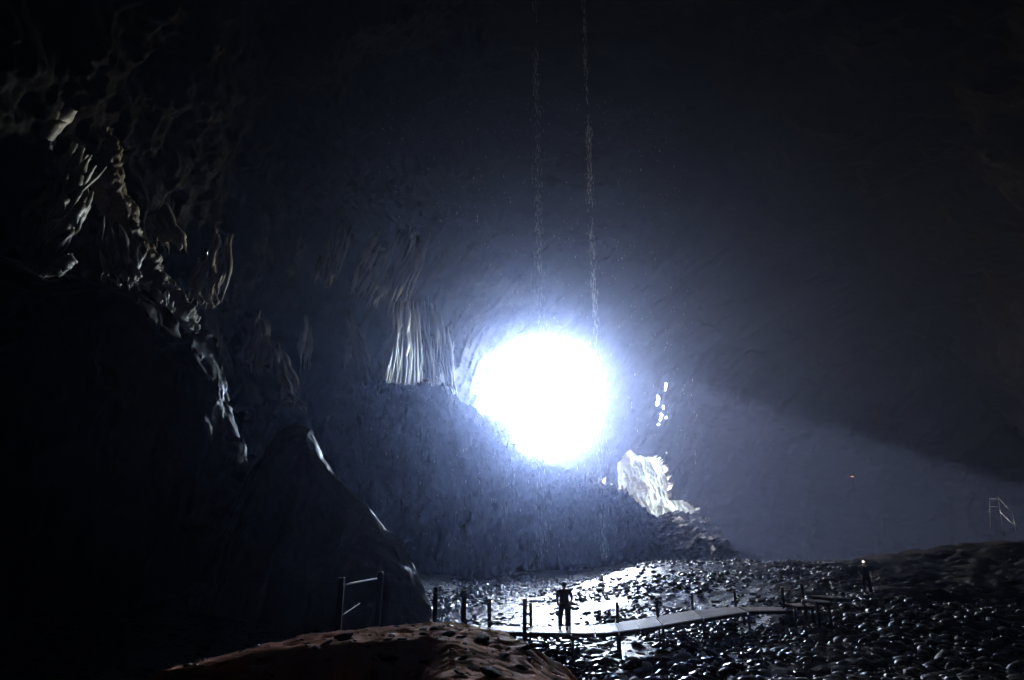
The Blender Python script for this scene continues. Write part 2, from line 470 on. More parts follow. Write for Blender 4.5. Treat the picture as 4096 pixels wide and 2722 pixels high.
# ------------------------------------------------------------------ ground: stream bed, gravel bar, banks
def ground_z(x, y):
    z = -0.03 + 0.12 * fbm(x * 0.22, y * 0.22, 1.5, 3) + 0.08 * fbm(x * 0.06 + 8, y * 0.06, 2.5, 2)
    z = z + 0.20 * np.exp(-((y - 33) / 6.5) ** 2) - 0.10 * np.exp(-((y - 48) / 7) ** 2 - ((x - 3) / 5) ** 2)
    # gravel bar beyond the boardwalk, on the right
    ax = smooth(-1, 13, x - (y - 50) * 0.12)
    z = z + 3.0 * ax * smooth(36, 70, y)
    # right bank
    z = z + 1.9 * smooth(11, 20, x) * smooth(24, 38, y) * (1 - smooth(36, 70, y))
    z = z + 2.1 * smooth(19, 46, x - 0.12 * (y - 40)) * smooth(22, 50, y) + 0.35 * fbm(x * 0.3, y * 0.3, 8.8, 4, 0.6) * smooth(14, 24, x)
    z = z + 0.5 * smooth(3, 12, x) * smooth(30, 12, y)
    z = z - 3.0 * smooth(70, 84, y) * ax
    z = z + 1.5 * smooth(104, 130, y) * smooth(30, 20, x)
    # hollow behind the right bank
    z = z - 3.5 * smooth(62, 80, y) * smooth(24, 34, x)
    # left bank under the rock fin
    z = z + 1.0 * smooth(-4, -14, x)
    return z

gx = np.concatenate([np.arange(-60, -12, 1.0), np.arange(-12, 40, 0.22), np.arange(40, 138, 1.5)])
gy = np.concatenate([np.arange(-44, 8, 1.5), np.arange(8, 60, 0.22), np.arange(60, 192, 0.8)])
GX, GY = np.meshgrid(gx, gy, indexing='ij')
GZ = ground_z(GX, GY) + 0.05 * fbm(GX * 1.7, GY * 1.7, 0.2, 3)
bed = mesh_obj('stream_bed', np.stack([GX, GY, GZ + 0.22 * fbm(GX * 0.9, GY * 0.9, 5.2, 5, .7) * smooth(0.30, 0.42, GX / np.maximum(GY, 1))], -1).reshape(-1, 3), grid_faces(len(gx), len(gy), flip=True), M_bed)
bed.data.materials.append(M_bank)
fc = np.zeros(len(bed.data.polygons) * 3, np.float32); bed.data.polygons.foreach_get('center', fc); fc = fc.reshape(-1, 3)
bed.data.polygons.foreach_set('material_index', (fc[:, 0] + 2.5 * fbm(fc[:, 0] * .3, fc[:, 1] * .3, 1.1, 3) > 0.36 * fc[:, 1]).astype(np.int32))
tag(bed, kind='structure')

# water: thin sheet that drowns the lowest parts of the bed
wx = np.arange(-16, 36, 0.4); wy = np.arange(10, 112, 0.4)
WX, WY = np.meshgrid(wx, wy, indexing='ij')
WZ = 0.035 + 0.015 * fbm(WX * 1.1, WY * 1.1, 3.3, 2)
tag(mesh_obj('water', np.stack([WX, WY, WZ], -1).reshape(-1, 3), grid_faces(len(wx), len(wy), flip=True), M_water), kind='structure')

# ------------------------------------------------------------------ foreground mound
def mound_z(x, y):
    # a broad clay hump whose crest lies about 11 m off
    px = np.array([-14, -9, -7, -5.1, -4.2, -3.3, -2.2, -1.0, 0.0, 0.5, 1.0, 1.8, 2.8, 4.5])
    pz = np.array([0.2, 0.8, 1.30, 2.20, 2.72, 2.92, 3.03, 3.09, 2.96, 2.62, 2.0, 1.0, 0.20, -0.4])
    x = np.asarray(x, float); y = np.asarray(y, float)
    xw = x + 0.25 * fbm(x * 0.5, y * 0.5, 9.1, 3) + 0.10 * (y - 11.5) * (x > -2)
    h = np.interp(xw, px, pz)
    h = h * (1 - smooth(11.3, 15.5, y)) - 0.22 * (1 - smooth(5, 10.5, y)) 
    h = h + 0.045 * smooth(11.3, 9.4, y) * (h > 1)
    h = h - 0.42 * smooth(9.3, 8.2, y + 0.35 * fbm(x * 0.9, 0.4, 0.2, 3)) * smooth(-0.6, -1.5, x) * smooth(0.5, 1.5, h)
    n = fbm(x * 0.8, y * 0.8, 0.7, 3, 0.5)
    g = fbm(x * 3.1, y * 4.2, 1.7, 5, 0.62)
    pit = smooth(0.25, 0.75, fbm(x * 2.2 + 4, y * 3.4, 2.2, 4, 0.6))
    return h + 0.05 * n + 0.028 * g - 0.045 * pit
mx = np.arange(-13, 4.5, 0.035); my = np.arange(2.5, 18.5, 0.035)
MX, MY = np.meshgrid(mx, my, indexing='ij')
MZ = mound_z(MX, MY)
tag(mesh_obj('clay_mound', np.stack([MX, MY, MZ], -1).reshape(-1, 3), grid_faces(len(mx), len(my), flip=True), M_mud), kind='structure')

# ------------------------------------------------------------------ left rock masses
FIN = [(880, 2150, 41), (960, 1960, 40), (1040, 1850, 39.5), (1100, 1760, 39), (1140, 1705, 38.6), (1180, 1688, 38.5), (1225, 1695, 38.3), (1250, 1720, 38), (1262, 1765, 38), (1300, 1830, 37.8), (1345, 1895, 37.6),
       (1385, 1945, 37.4), (1440, 1995, 37.2), (1490, 2050, 37), (1545, 2105, 36.8), (1590, 2155, 36.6), (1625, 2205, 36.4), (1652, 2260, 36.2), (1675, 2320, 36), (1700, 2390, 35.8), (1722, 2450, 35.6), (1742, 2530, 35.4), (1750, 2620, 35)]
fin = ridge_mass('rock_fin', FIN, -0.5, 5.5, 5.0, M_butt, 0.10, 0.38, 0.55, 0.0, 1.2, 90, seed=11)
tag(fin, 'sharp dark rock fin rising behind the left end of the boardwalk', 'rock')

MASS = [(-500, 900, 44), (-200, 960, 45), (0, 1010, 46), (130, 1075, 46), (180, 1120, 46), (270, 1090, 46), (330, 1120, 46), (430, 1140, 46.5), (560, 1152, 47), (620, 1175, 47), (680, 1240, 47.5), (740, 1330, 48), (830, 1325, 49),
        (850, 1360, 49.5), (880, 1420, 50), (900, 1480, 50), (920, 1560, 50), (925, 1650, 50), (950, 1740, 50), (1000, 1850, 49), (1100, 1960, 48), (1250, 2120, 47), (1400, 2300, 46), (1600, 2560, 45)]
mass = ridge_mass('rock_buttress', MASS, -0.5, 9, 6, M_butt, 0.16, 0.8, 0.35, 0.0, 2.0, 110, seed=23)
tag(mass, 'huge black rock buttress filling the lower left of the cave', 'rock')

UPPER = [(-900, -500, 47.6), (-500, -200, 49.2), (-100, 60, 50.8), (100, 200, 51.7), (180, 290, 52.5), (240, 420, 53.3), (340, 500, 54.1), (390, 620, 54.9), (430, 760, 55.8), (480, 900, 56.6), (540, 1020, 57.4), (590, 1110, 58.2), (640, 1180, 59.0), (700, 1260, 59.9),
         (750, 1330, 60.7), (800, 1400, 61.5), (815, 1500, 61.5), (820, 1700, 61.5)]
def up_relief(x, y, z):
    return -1.6 * (ridged((x * 0.55 + z * 0.55) * 0.22, y * 0.05, (z - x) * 0.05, 4) - 0.9) + 0.8 * fbm(x * 0.3, y * 0.3, z * 0.3, 4)
upper = ridge_mass('rock_shoulder', UPPER, -0.5, 6, 8, M_wall, 0.25, 1.3, 0.22, 0.0, 3.5, 120, seed=41, relief=up_relief)
tag(upper, 'high leaning shoulder of fluted grey rock along the upper left wall', 'rock')

RIB = [(150, 230, 50.2), (190, 300, 51.1), (240, 400, 51.9), (330, 500, 52.7), (380, 620, 53.5), (420, 760, 54.3), (470, 900, 55.2), (530, 1020, 56.0), (590, 1120, 56.8), (650, 1200, 57.6), (730, 1310, 58.4)]
def rib(pts, width, dY, mat, seed):
    A = np.array([atY(*p) for p in pts]); B = np.array([atY(p[0] + width * w, p[1] - 10, p[2] + dY) for p, w in zip(pts, [.5, 1.2, 1.1, 1, 1.2, 1.0, .8, .7, .8, .6, .4])])
    n, m = 300, 40
    t = np.linspace(0, len(A) - 1, n); i = np.minimum(t.astype(int), len(A) - 2); f = (t - i)[:, None]
    a = A[i] * (1 - f) + A[i + 1] * f; b = B[i] * (1 - f) + B[i + 1] * f
    v = np.linspace(0, 1, m)[None, :, None]
    P = a[:, None] * (1 - v) + b[:, None] * v
    P[..., 0] += 2.2 * (4 * v * (1 - v))[..., 0] - 1.2
    d = 0.8 * fbm(P[..., 0] * .5 + seed, P[..., 1] * .5, P[..., 2] * .35, 5, 0.6)
    P[..., 0] += d; P[..., 2] += 0.5 * d
    return mesh_obj('rock_rib', P.reshape(-1, 3), grid_faces(n, m), mat, upper)
M_rib = rock_mat('limestone_tan', [(0.05, 0.035, 0.025), (0.26, 0.20, 0.14), (0.55, 0.45, 0.33)], 1.6, (0.4, 0.75), 0.8, (1, 1, 0.5))
rib(RIB, 75, 7, M_rib, 3)

# added rock outside, out of view, that keeps the sun out of the window
SUN_BLOCK = [(2150, 1960, 187), (2200, 1895, 186), (2270, 1850, 184.5), (2330, 1802, 184), (2378, 1766, 183.5), (2408, 1690, 183), (2440, 1640, 182.5), (2456, 1690, 182.5), (2460, 1850, 182.5), (2462, 2000, 182.5)]
tag(ridge_mass('sun_blocker_rock', SUN_BLOCK, -1, 4, 8, M_hill, 0.4, 0.6, 0.3, 0.3, 2.0, 30, seed=71), kind='structure')

# ------------------------------------------------------------------ pale cliff seen through the window
cx_ = np.arange(24, 80, 0.25); cz_ = np.arange(-6, 38, 0.3)
CX, CZ = np.meshgrid(cx_, cz_, indexing='ij')
CY = 206 + 0.35 * (CX - 30) - 0.05 * CZ - 0.9 * (ridged(CX * 0.30 + 0.05 * CZ + 0.4 * fbm(CX * .2, CZ * .2, 1.0, 3), 0.5 + CZ * 0.05, 0.4 + CZ * 0.05, 6, 0.7) - 1) - 2.5 * fbm(CX * 0.09, CZ * 0.05, 0.7, 3)
tag(mesh_obj('pale_cliff', np.stack([CX, CY, CZ], -1).reshape(-1, 3), grid_faces(len(cx_), len(cz_)), M_pale), kind='structure')


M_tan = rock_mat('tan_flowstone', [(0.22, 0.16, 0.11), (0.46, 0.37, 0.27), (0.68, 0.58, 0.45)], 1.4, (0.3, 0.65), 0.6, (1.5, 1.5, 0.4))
# ------------------------------------------------------------------ hanging limestone curtains, built rib by rib
def curtain(name, top, bot, n, rad, mat, label, seed, wob=0.25, jag=0.15, seg=26):
    """top / bot: polylines of (px, py, Y); ribs run from one to the other"""
    rr = np.random.default_rng(seed)
    T = np.array([atY(*p) for p in top]); B = np.array([atY(*p) for p in bot])
    def interp(A, u):
        t = u * (len(A) - 1); i = min(int(t), len(A) - 2); f = t - i
        return A[i] * (1 - f) + A[i + 1] * f
    Vs, Fs = [], []
    base = 0
    K = 7
    for k in range(n):
        u = (k + rr.uniform(0, 1)) / n
        a = interp(T, u); b = interp(B, min(1, max(0, u + rr.normal() * 0.03)))
        a = a + (a - b) * rr.uniform(-jag * 3.0, jag * 0.8); b = b + (a - b) * rr.uniform(-0.05, jag * 1.6)
        r0 = rad * math.exp(rr.normal() * 0.33)
        ph = rr.uniform(0, 99)
        t = np.linspace(0, 1, seg)
        P = a[None] * (1 - t[:, None]) + b[None] * t[:, None]
        P[:, 0] += wob * fbm(t * 1.3, ph, 0.3, 2) * 2
        P[:, 1] += wob * fbm(t * 1.3, ph, 7.3, 2) * 2 - rr.uniform(0, 1.0) * rad
        prof = (0.35 + 0.65 * smooth(0, 0.25, t)) * (1 - 0.93 * smooth(0.45, 1.0, t)) * (1 + 0.35 * fbm(t * 7, ph, 3.3, 3))
        ang = np.linspace(0, 2 * math.pi, K, endpoint=False)
        ring = np.stack([np.cos(ang), np.sin(ang) * 1.7, 0 * ang], -1)
        W = P[:, None, :] + ring[None] * (r0 * prof)[:, None, None]
        Vs.append(W.reshape(-1, 3))
        i = np.arange(seg - 1)[:, None] * K; j = np.arange(K)[None]
        f = np.stack([i + j, i + (j + 1) % K, i + K + (j + 1) % K, i + K + j], -1).reshape(-1, 4) + base
        Fs.append(f); base += seg * K
    o = mesh_obj(name, np.concatenate(Vs), np.concatenate(Fs), mat)
    return tag(o, label, 'rock curtain', 'limestone curtains hanging from the left wall and roof')

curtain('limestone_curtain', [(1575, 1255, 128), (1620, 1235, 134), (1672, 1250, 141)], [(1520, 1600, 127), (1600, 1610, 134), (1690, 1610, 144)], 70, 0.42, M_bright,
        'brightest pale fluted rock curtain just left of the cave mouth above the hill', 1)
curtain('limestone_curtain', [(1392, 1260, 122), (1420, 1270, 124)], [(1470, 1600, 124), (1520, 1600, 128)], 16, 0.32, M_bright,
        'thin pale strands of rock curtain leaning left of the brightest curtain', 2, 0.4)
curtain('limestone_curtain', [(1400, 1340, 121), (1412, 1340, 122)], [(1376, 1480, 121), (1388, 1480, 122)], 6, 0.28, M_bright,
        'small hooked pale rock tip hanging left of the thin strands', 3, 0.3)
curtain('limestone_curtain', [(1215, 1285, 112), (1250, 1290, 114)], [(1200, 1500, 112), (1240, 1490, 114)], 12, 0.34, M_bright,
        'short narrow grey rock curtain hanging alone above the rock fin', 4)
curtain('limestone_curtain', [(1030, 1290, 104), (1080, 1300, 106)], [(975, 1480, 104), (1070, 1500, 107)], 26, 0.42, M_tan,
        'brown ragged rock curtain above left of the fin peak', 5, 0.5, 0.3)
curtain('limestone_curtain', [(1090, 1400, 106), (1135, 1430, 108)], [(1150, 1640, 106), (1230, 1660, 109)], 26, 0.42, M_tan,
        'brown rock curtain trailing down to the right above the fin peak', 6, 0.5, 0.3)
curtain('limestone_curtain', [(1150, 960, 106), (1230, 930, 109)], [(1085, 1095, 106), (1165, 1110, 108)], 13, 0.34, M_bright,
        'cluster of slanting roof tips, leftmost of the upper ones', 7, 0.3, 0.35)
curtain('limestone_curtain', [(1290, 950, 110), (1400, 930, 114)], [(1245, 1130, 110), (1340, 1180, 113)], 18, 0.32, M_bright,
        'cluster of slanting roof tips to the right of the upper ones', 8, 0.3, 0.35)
curtain('limestone_curtain', [(400, 900, 48), (470, 930, 49), (560, 1020, 50)], [(430, 1160, 47.5), (500, 1175, 48.5), (570, 1160, 49.5)], 30, 0.18, M_drape,
        'shell shaped grey rock curtain hanging over the black buttress at far left', 9, 0.3, 0.25)
curtain('limestone_curtain', [(270, 1030, 46.5), (282, 1035, 46.5)], [(140, 1130, 46), (250, 1105, 46)], 22, 0.20, M_bright,
        'small white lit rock lip at the far left edge of the black buttress', 10, 0.2, 0.2)

curtain('limestone_curtain', [(640, 1150, 49.5), (690, 1190, 50)], [(650, 1250, 49), (690, 1265, 49.5)], 12, 0.14, M_bright,
        'little pale clump imitating a glint on the edge of the black buttress, upper one', 21, 0.3, 0.2)  # white ribs placed here in place of a glint on the rock
curtain('limestone_curtain', [(745, 1270, 50.5), (790, 1300, 51)], [(740, 1335, 50), (790, 1340, 50.5)], 10, 0.13, M_bright,
        'little pale clump imitating a glint on the edge of the black buttress, lower one', 22, 0.3, 0.2)  # second pale clump, painted white to read as a glint
curtain('limestone_curtain', [(170, 330, 49), (250, 370, 49), (330, 430, 50)], [(-40, 560, 47), (0, 640, 47), (80, 720, 48)], 30, 0.24, M_drape,
        'long grey rock strands slanting down to the left edge near the top left corner', 11, 0.5, 0.2)
curtain('limestone_curtain', [(300, 600, 51), (410, 760, 52)], [(90, 900, 49), (230, 1020, 50)], 26, 0.22, M_drape,
        'slanting grey rock strands in the middle of the leaning rock shoulder', 12, 0.5, 0.25)
curtain('limestone_curtain', [(600, 740, 70), (650, 780, 71)], [(640, 1010, 69), (770, 1020, 71)], 26, 0.32, M_tan,
        'fan of dim rock strands just right of the leaning rock shoulder', 13, 0.5, 0.25)
curtain('limestone_curtain', [(790, 940, 84), (930, 950, 86)], [(740, 1200, 83), (870, 1250, 85)], 26, 0.32, M_tan,
        'dim brown hanging strands above the bright gap in the buttress', 14, 0.5, 0.3)
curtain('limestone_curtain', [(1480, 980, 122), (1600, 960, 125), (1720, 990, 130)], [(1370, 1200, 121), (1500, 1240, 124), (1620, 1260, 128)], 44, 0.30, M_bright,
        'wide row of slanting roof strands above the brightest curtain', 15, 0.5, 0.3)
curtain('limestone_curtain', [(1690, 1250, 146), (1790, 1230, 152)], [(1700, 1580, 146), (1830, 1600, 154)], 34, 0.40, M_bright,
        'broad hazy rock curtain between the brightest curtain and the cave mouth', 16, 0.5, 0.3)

# ------------------------------------------------------------------ stones
def ico(sub):
    bm = bmesh.new(); bmesh.ops.create_icosphere(bm, subdivisions=sub, radius=1.0)
    v = np.array([x.co[:] for x in bm.verts]); f = np.array([[q.index for q in p.verts] for p in bm.faces])
    bm.free(); return v, f
I2, F2 = ico(2); I1, F1 = ico(1); I3, F3 = ico(3)
def stone_shape(base, seed):
    r = np.random.default_rng(seed)
    v = base.copy()
    v = v * (1 + 0.34 * fbm(v[:, 0] * 1.0 + seed * 3.1, v[:, 1] * 1.0, v[:, 2] * 1.0, 3))[:, None]
    n = r.normal(size=3); n /= np.linalg.norm(n)
    e = np.maximum(v @ n - 0.75, 0)
    v = v - e[:, None] * n * 0.6
    return v * np.array([1.0, r.uniform(0.65, 0.95), r.uniform(0.28, 0.48)])
NV = 14
S1 = [stone_shape(I1, k) for k in range(NV)]
S2 = [stone_shape(I2, k) for k in range(NV)]
S3 = [stone_shape(I3, k) for k in range(NV)]

def rotm(ax, ay, az):
    return np.array(Euler((ax, ay, az)).to_matrix())

cand = []
tries = 130000
cx = rng.uniform(0, 1, tries); cyv = rng.uniform(0, 1, tries)
yy = 11.5 * (118 / 11.5) ** cyv
px_ = rng.uniform(1500, 4300, tries)
xx = (px_ - 2048) / FPX * yy * 0.97
base_r = np.exp(rng.normal(-2.3, 0.72, tries)) * (1 + 0.6 * smooth(35, 80, yy))
base_r = np.clip(base_r, 0.045, np.where(xx > 0.3 * yy, 0.3, 0.42))
gz = ground_z(xx, yy)
mz = np.where((xx < 4.4) & (yy < 18.4), mound_z(xx, yy), -9)
ok = (mz < gz - 0.05) & ~((xx < -8) & (yy > 30))
PXs, PYs = project(xx, yy, gz + 0.05)
ok &= PYs > np.interp(PXs, [1500, 2380, 2450, 3300, 3600, 4096], [2300, 2300, 2246, 2235, 2330, 2350]) + 60 * rng.random(tries) * (PXs > 3200)
# clusters: patches of small stones and patches of open water
patch = fbm(xx * 0.16, yy * 0.16, 6.6, 3)
ok &= rng.uniform(0, 1, tries) < np.clip(0.70 + 1.8 * patch, 0.10, 1)
# open pool right behind the person
pool = (((xx - 2.9) / 2.6) ** 2 + ((yy - 45.5) / 4.0) ** 2 < 1) | (((xx - 6.3) / 2.0) ** 2 + ((yy - 50) / 3.5) ** 2 < 1) | (((xx - 5.4) / 0.9) ** 2 + ((yy - 31.5) / 1.2) ** 2 < 1)
ok &= ~((xx < 5) & (yy > 40) & (rng.uniform(0, 1, tries) < 0.35))
ok &= ~(pool & (rng.uniform(0, 1, tries) < 0.93))
sel = np.nonzero(ok)[0]
# Poisson-like thinning on a hash grid so that stones do not pile up
cell = {}
keep = []
order = sel[np.argsort(-base_r[sel])]
for i in order:
    x, y, rr_ = xx[i], yy[i], base_r[i]
    gxk, gyk = int(x // 0.8), int(y // 0.8)
    bad = False
    for a in (-1, 0, 1):
        for b in (-1, 0, 1):
            for (x2, y2, r2) in cell.get((gxk + a, gyk + b), ()):
                if (x - x2) ** 2 + (y - y2) ** 2 < (0.72 * (rr_ + r2)) ** 2:
                    bad = True; break
            if bad: break
        if bad: break
    if bad: continue
    cell.setdefault((gxk, gyk), []).append((x, y, rr_))
    keep.append(i)
keep = np.array(keep)
app = base_r[keep] / yy[keep]
keep = keep[np.argsort(-app)]
print('stones', len(keep))
big, rest = keep[:300], keep[300:]
stone_me = []
for k in range(NV):
    me = bpy.data.meshes.new('river_stone')
    me.from_pydata(S3[k].tolist(), [], F3.tolist())
    me.polygons.foreach_set('use_smooth', np.ones(len(F3), bool))
    me.materials.append(M_stone)
    stone_me.append(me)
for i in big:
    o = bpy.data.objects.new('river_stone', stone_me[rng.integers(NV)])
    COL.objects.link(o)
    r_ = base_r[i]
    o.location = (xx[i], yy[i], gz[i] + r_ * 0.05)
    o.rotation_euler = (rng.normal() * 0.25, rng.normal() * 0.25, rng.uniform(0, 6.28))
    o.scale = (r_, r_, r_ * rng.uniform(0.8, 1.2))
    if xx[i] > 0.36 * yy[i]:
        o.material_slots[0].link = 'OBJECT'; o.material_slots[0].material = M_dim_dry
    if xx[i] > 0.36 * yy[i]: lab = 'large dark stone half in shadow on the dim right side of the stream bed'
    elif xx[i] < 2.0 and yy[i] < 20: lab = 'wet stone lying at the right foot of the red mound'
    elif yy[i] > 30: lab = 'large wet stone beyond the boardwalk, standing out of the glinting water'
    elif base_r[i] > 0.22: lab = 'big rounded wet boulder in the foreground, in front of the boardwalk'
    else: lab = 'medium wet stone with a small white glint, in the foreground in front of the boardwalk'
    tag(o, lab, 'stone', 'larger stones of the stream bed')
Vs, Fs, b0 = [], [], 0
for i in rest:
    k = rng.integers(NV)
    near = yy[i] < 45
    sv, sf = (S2[k], F2) if near else (S1[k], F1)
    r_ = base_r[i]
    M = rotm(rng.normal() * 0.28, rng.normal() * 0.28, rng.uniform(0, 6.28))
    v = (sv * r_) @ M.T + np.array((xx[i], yy[i], gz[i] + r_ * 0.03))
    Vs.append(v); Fs.append(sf + b0); b0 += len(sv)
cob = mesh_obj('cobbles', np.concatenate(Vs), np.concatenate(Fs), M_stone)
cob.data.materials.append(M_dim_dry)
dpt = fbm(xx * 0.20 + 40, yy * 0.12, 2.1, 3)
dim_dry = np.concatenate([np.full(len(f), int((PXs[i] + rng.normal() * 180) > 3050 or (PXs[i] > 2350 and dpt[i] > 0.12))) for f, i in zip(Fs, rest)])  # rightward for the fading light, elsewhere in random dry patches
cob.data.polygons.foreach_set('material_index', dim_dry.astype(np.int32))
tag(cob, 'thousands of small wet cobbles covering the stream bed', 'cobbles', kind='stuff')
print('cobble tris', sum(len(f) for f in Fs))

M_lump = rock_mat('earthy_rock', [(0.02, 0.012, 0.008), (0.05, 0.03, 0.02), (0.12, 0.07, 0.045)], 9.0, (0.75, 0.95), 0.5, spec=0.1)
# pebbles and rocks on the mound
def on_mound(px, py):
    d = ray(px, py); best = None
    for t in np.arange(4, 20, 0.03):
        p = CAM + d * t
        if p[2] < mound_z(p[0], p[1]):
            return p
    return None
MR = [(1372, 2557, .28, 'dark rock sitting on the left crest of the red mound'), (1305, 2578, .13, 'small dark stone low on the left crest of the red mound'), (1700, 2541, .13, 'flat dark stone left of the mound top, second from the crest'),
      (1793, 2543, .14, 'rounded dark stone just behind the middle of the mound top'), (1735, 2520, .12, 'flat dark stone on the very crest of the mound'),
      (1845, 2552, .11, 'small dark stone on the right side of the mound top'), (1925, 2572, .22, 'broad dark rock on the right shoulder of the mound'), (1970, 2700, .26, 'large dark rock at the lower right front of the mound'),
      (1560, 2640, .17, 'half buried stone in the middle of the mound front'), (1700, 2655, .13, 'stone in the shaded furrow of the mound front'), (2010, 2628, .14, 'stone low on the right shoulder of the mound'),
      (2090, 2680, .18, 'stone at the right foot of the mound beside the cobbles'), (1610, 2560, .08, 'little stone left of the mound top'), (1850, 2640, .10, 'little stone on the lower right slope of the mound'), (2110, 2600, .16, 'stone at the foot of the mound under the boardwalk')]
for q, (px, py, rr_, lab) in enumerate(MR):
    p = on_mound(px, py)
    if p is None: continue
    o = bpy.data.objects.new('mound_rock', stone_me[(q * 5) % NV]); COL.objects.link(o)
    o.material_slots[0].link = 'OBJECT'; o.material_slots[0].material = M_lump
    o.location = (p[0], p[1], mound_z(p[0], p[1]) + rr_ * 0.05)
    o.rotation_euler = (rng.normal() * 0.2, rng.normal() * 0.2, rng.uniform(0, 6.28)); o.scale = (rr_ * .7, rr_ * .6, rr_ * .5)
    tag(o, lab, 'rock', 'rocks lying on the red mound')
Vs, Fs, b0 = [], [], 0
M_peb = rock_mat('clay_pebble', [(0.07, 0.04, 0.03), (0.20, 0.12, 0.09), (0.34, 0.24, 0.18)], 9.0, (0.45, 0.75), 0.2)
for _ in range(4000):
    x, y = rng.uniform(-11, 4), rng.uniform(5, 15.5)
    z = float(mound_z(x, y))
    if z < 0.3: continue
    k = rng.integers(NV); r_ = float(np.clip(np.exp(rng.normal(-4.0, 0.55)), 0.008, 0.07))
    v = (S1[k] * r_) @ rotm(rng.normal() * 0.3, rng.normal() * 0.3, rng.uniform(0, 6.28)).T + np.array((x, y, z + r_ * 0.1))
    Vs.append(v); Fs.append(F1 + b0); b0 += len(v)
tag(mesh_obj('pebbles', np.concatenate(Vs), np.concatenate(Fs), M_peb), 'pebbles pressed into the red clay of the mound', 'pebbles', kind='stuff')

# ------------------------------------------------------------------ boardwalk
DZ = 1.2
near = [(1700, 2522), (1850, 2522), (2112, 2528), (2285, 2533), (2380, 2533), (2476, 2526), (2560, 2515), (2650, 2501), (2812, 2474), (2990, 2446)]
far = [(1700, 2503), (1850, 2503), (2112, 2508), (2285, 2506), (2372, 2502), (2462, 2492), (2540, 2480), (2620, 2467), (2775, 2440), (2946, 2427)]
bw = empty('boardwalk', (2.0, 28.0, 0.0), 'long low wooden boardwalk with posts crossing the stream bed', 'boardwalk')
bwi = Matrix.Translation(-bw.location)
def bchild(name, bm, mat, sm=False, parent=None):
    o = bm_obj(name, bm, mat, parent or bw, sm)
    o.location = -bw.location if parent is None else (0, 0, 0)
    return o
def quad_board(bm, a, b, c, d, th):
    """a,b near edge (left,right); d,c far edge"""
    top = [bm.verts.new(p) for p in (a, b, c, d)]
    bot = [bm.verts.new((p[0], p[1], p[2] - th)) for p in (a, b, c, d)]
    bm.faces.new(top)
    bm.faces.new(bot[::-1])
    for i in range(4):
        bm.faces.new((top[i], bot[i], bot[(i + 1) % 4], top[(i + 1) % 4]))
    bmesh.ops.recalc_face_normals(bm, faces=bm.faces)
def section(a, b, c, d, n=7, gap=0.012, beams=True, legs=True):
    a, b, c, d = (np.array(p) for p in (a, b, c, d))
    w = np.linalg.norm(d - a)
    for k in range(n):
        t0, t1 = k / n + gap / w / 2, (k + 1) / n - gap / w / 2
        dz = np.array((0, 0, rng.normal() * 0.004))
        bm = bmesh.new()
        quad_board(bm, a + (d - a) * t0 + dz, b + (c - b) * t0 + dz, b + (c - b) * t1 + dz, a + (d - a) * t1 + dz, 0.045)
        bchild('plank', bm, M_wood)
    if beams:
        up = np.array((0, 0, -0.052))
        for (p, q, o1, o2) in ((a, b, d, c), (d, c, a, b)):
            i1 = p + (o1 - p) * 0.02; i2 = q + (o2 - q) * 0.02; j1 = p + (o1 - p) * 0.06; j2 = q + (o2 - q) * 0.06
            bm = bmesh.new(); quad_board(bm, i1 + up, i2 + up, j2 + up, j1 + up, 0.13); bchild('edge_beam', bm, M_post)
        for (p, q) in ((a, d), (b, c))[:1] if legs else ():
            for f in (0.22, 0.78):
                e = p + (q - p) * f + (a + b + c + d - 4 * p) * 0.02
                g = float(ground_z(e[0], e[1])) - 0.15
                bm = bmesh.new(); add_box(bm, (e[0], e[1], (e[2] - 0.26 + g) / 2), (0.10, 0.10, max(0.1, e[2] - 0.26 - g))); bchild('support_leg', bm, M_post)
NP = [atZ(x, y, DZ) for x, y in near]; FP = [atZ(x, y, DZ) for x, y in far]
for i in range(len(NP) - 1):
    e = 0.02
    a, b, c, d = NP[i], NP[i + 1], FP[i + 1], FP[i]
    section(a + (b - a) * e * .6, b + (a - b) * e * .6, c + (d - c) * e * .6, d + (c - d) * e * .6, legs=i not in (4, 6))
for z, q in ((1.2, [(2995, 2444), (3170, 2442), (3124, 2429), (2959, 2428)]), (1.5, [(3188, 2425), (3253, 2424), (3217, 2415), (3137, 2413)]),
             (1.8, [(3256, 2406), (3322, 2407), (3277, 2399), (3206, 2397)]), (2.1, [(3330, 2390), (3398, 2391), (3330, 2384), (3245, 2382)])):
    section(*[atZ(x, y, z) for x, y in q], n=6)

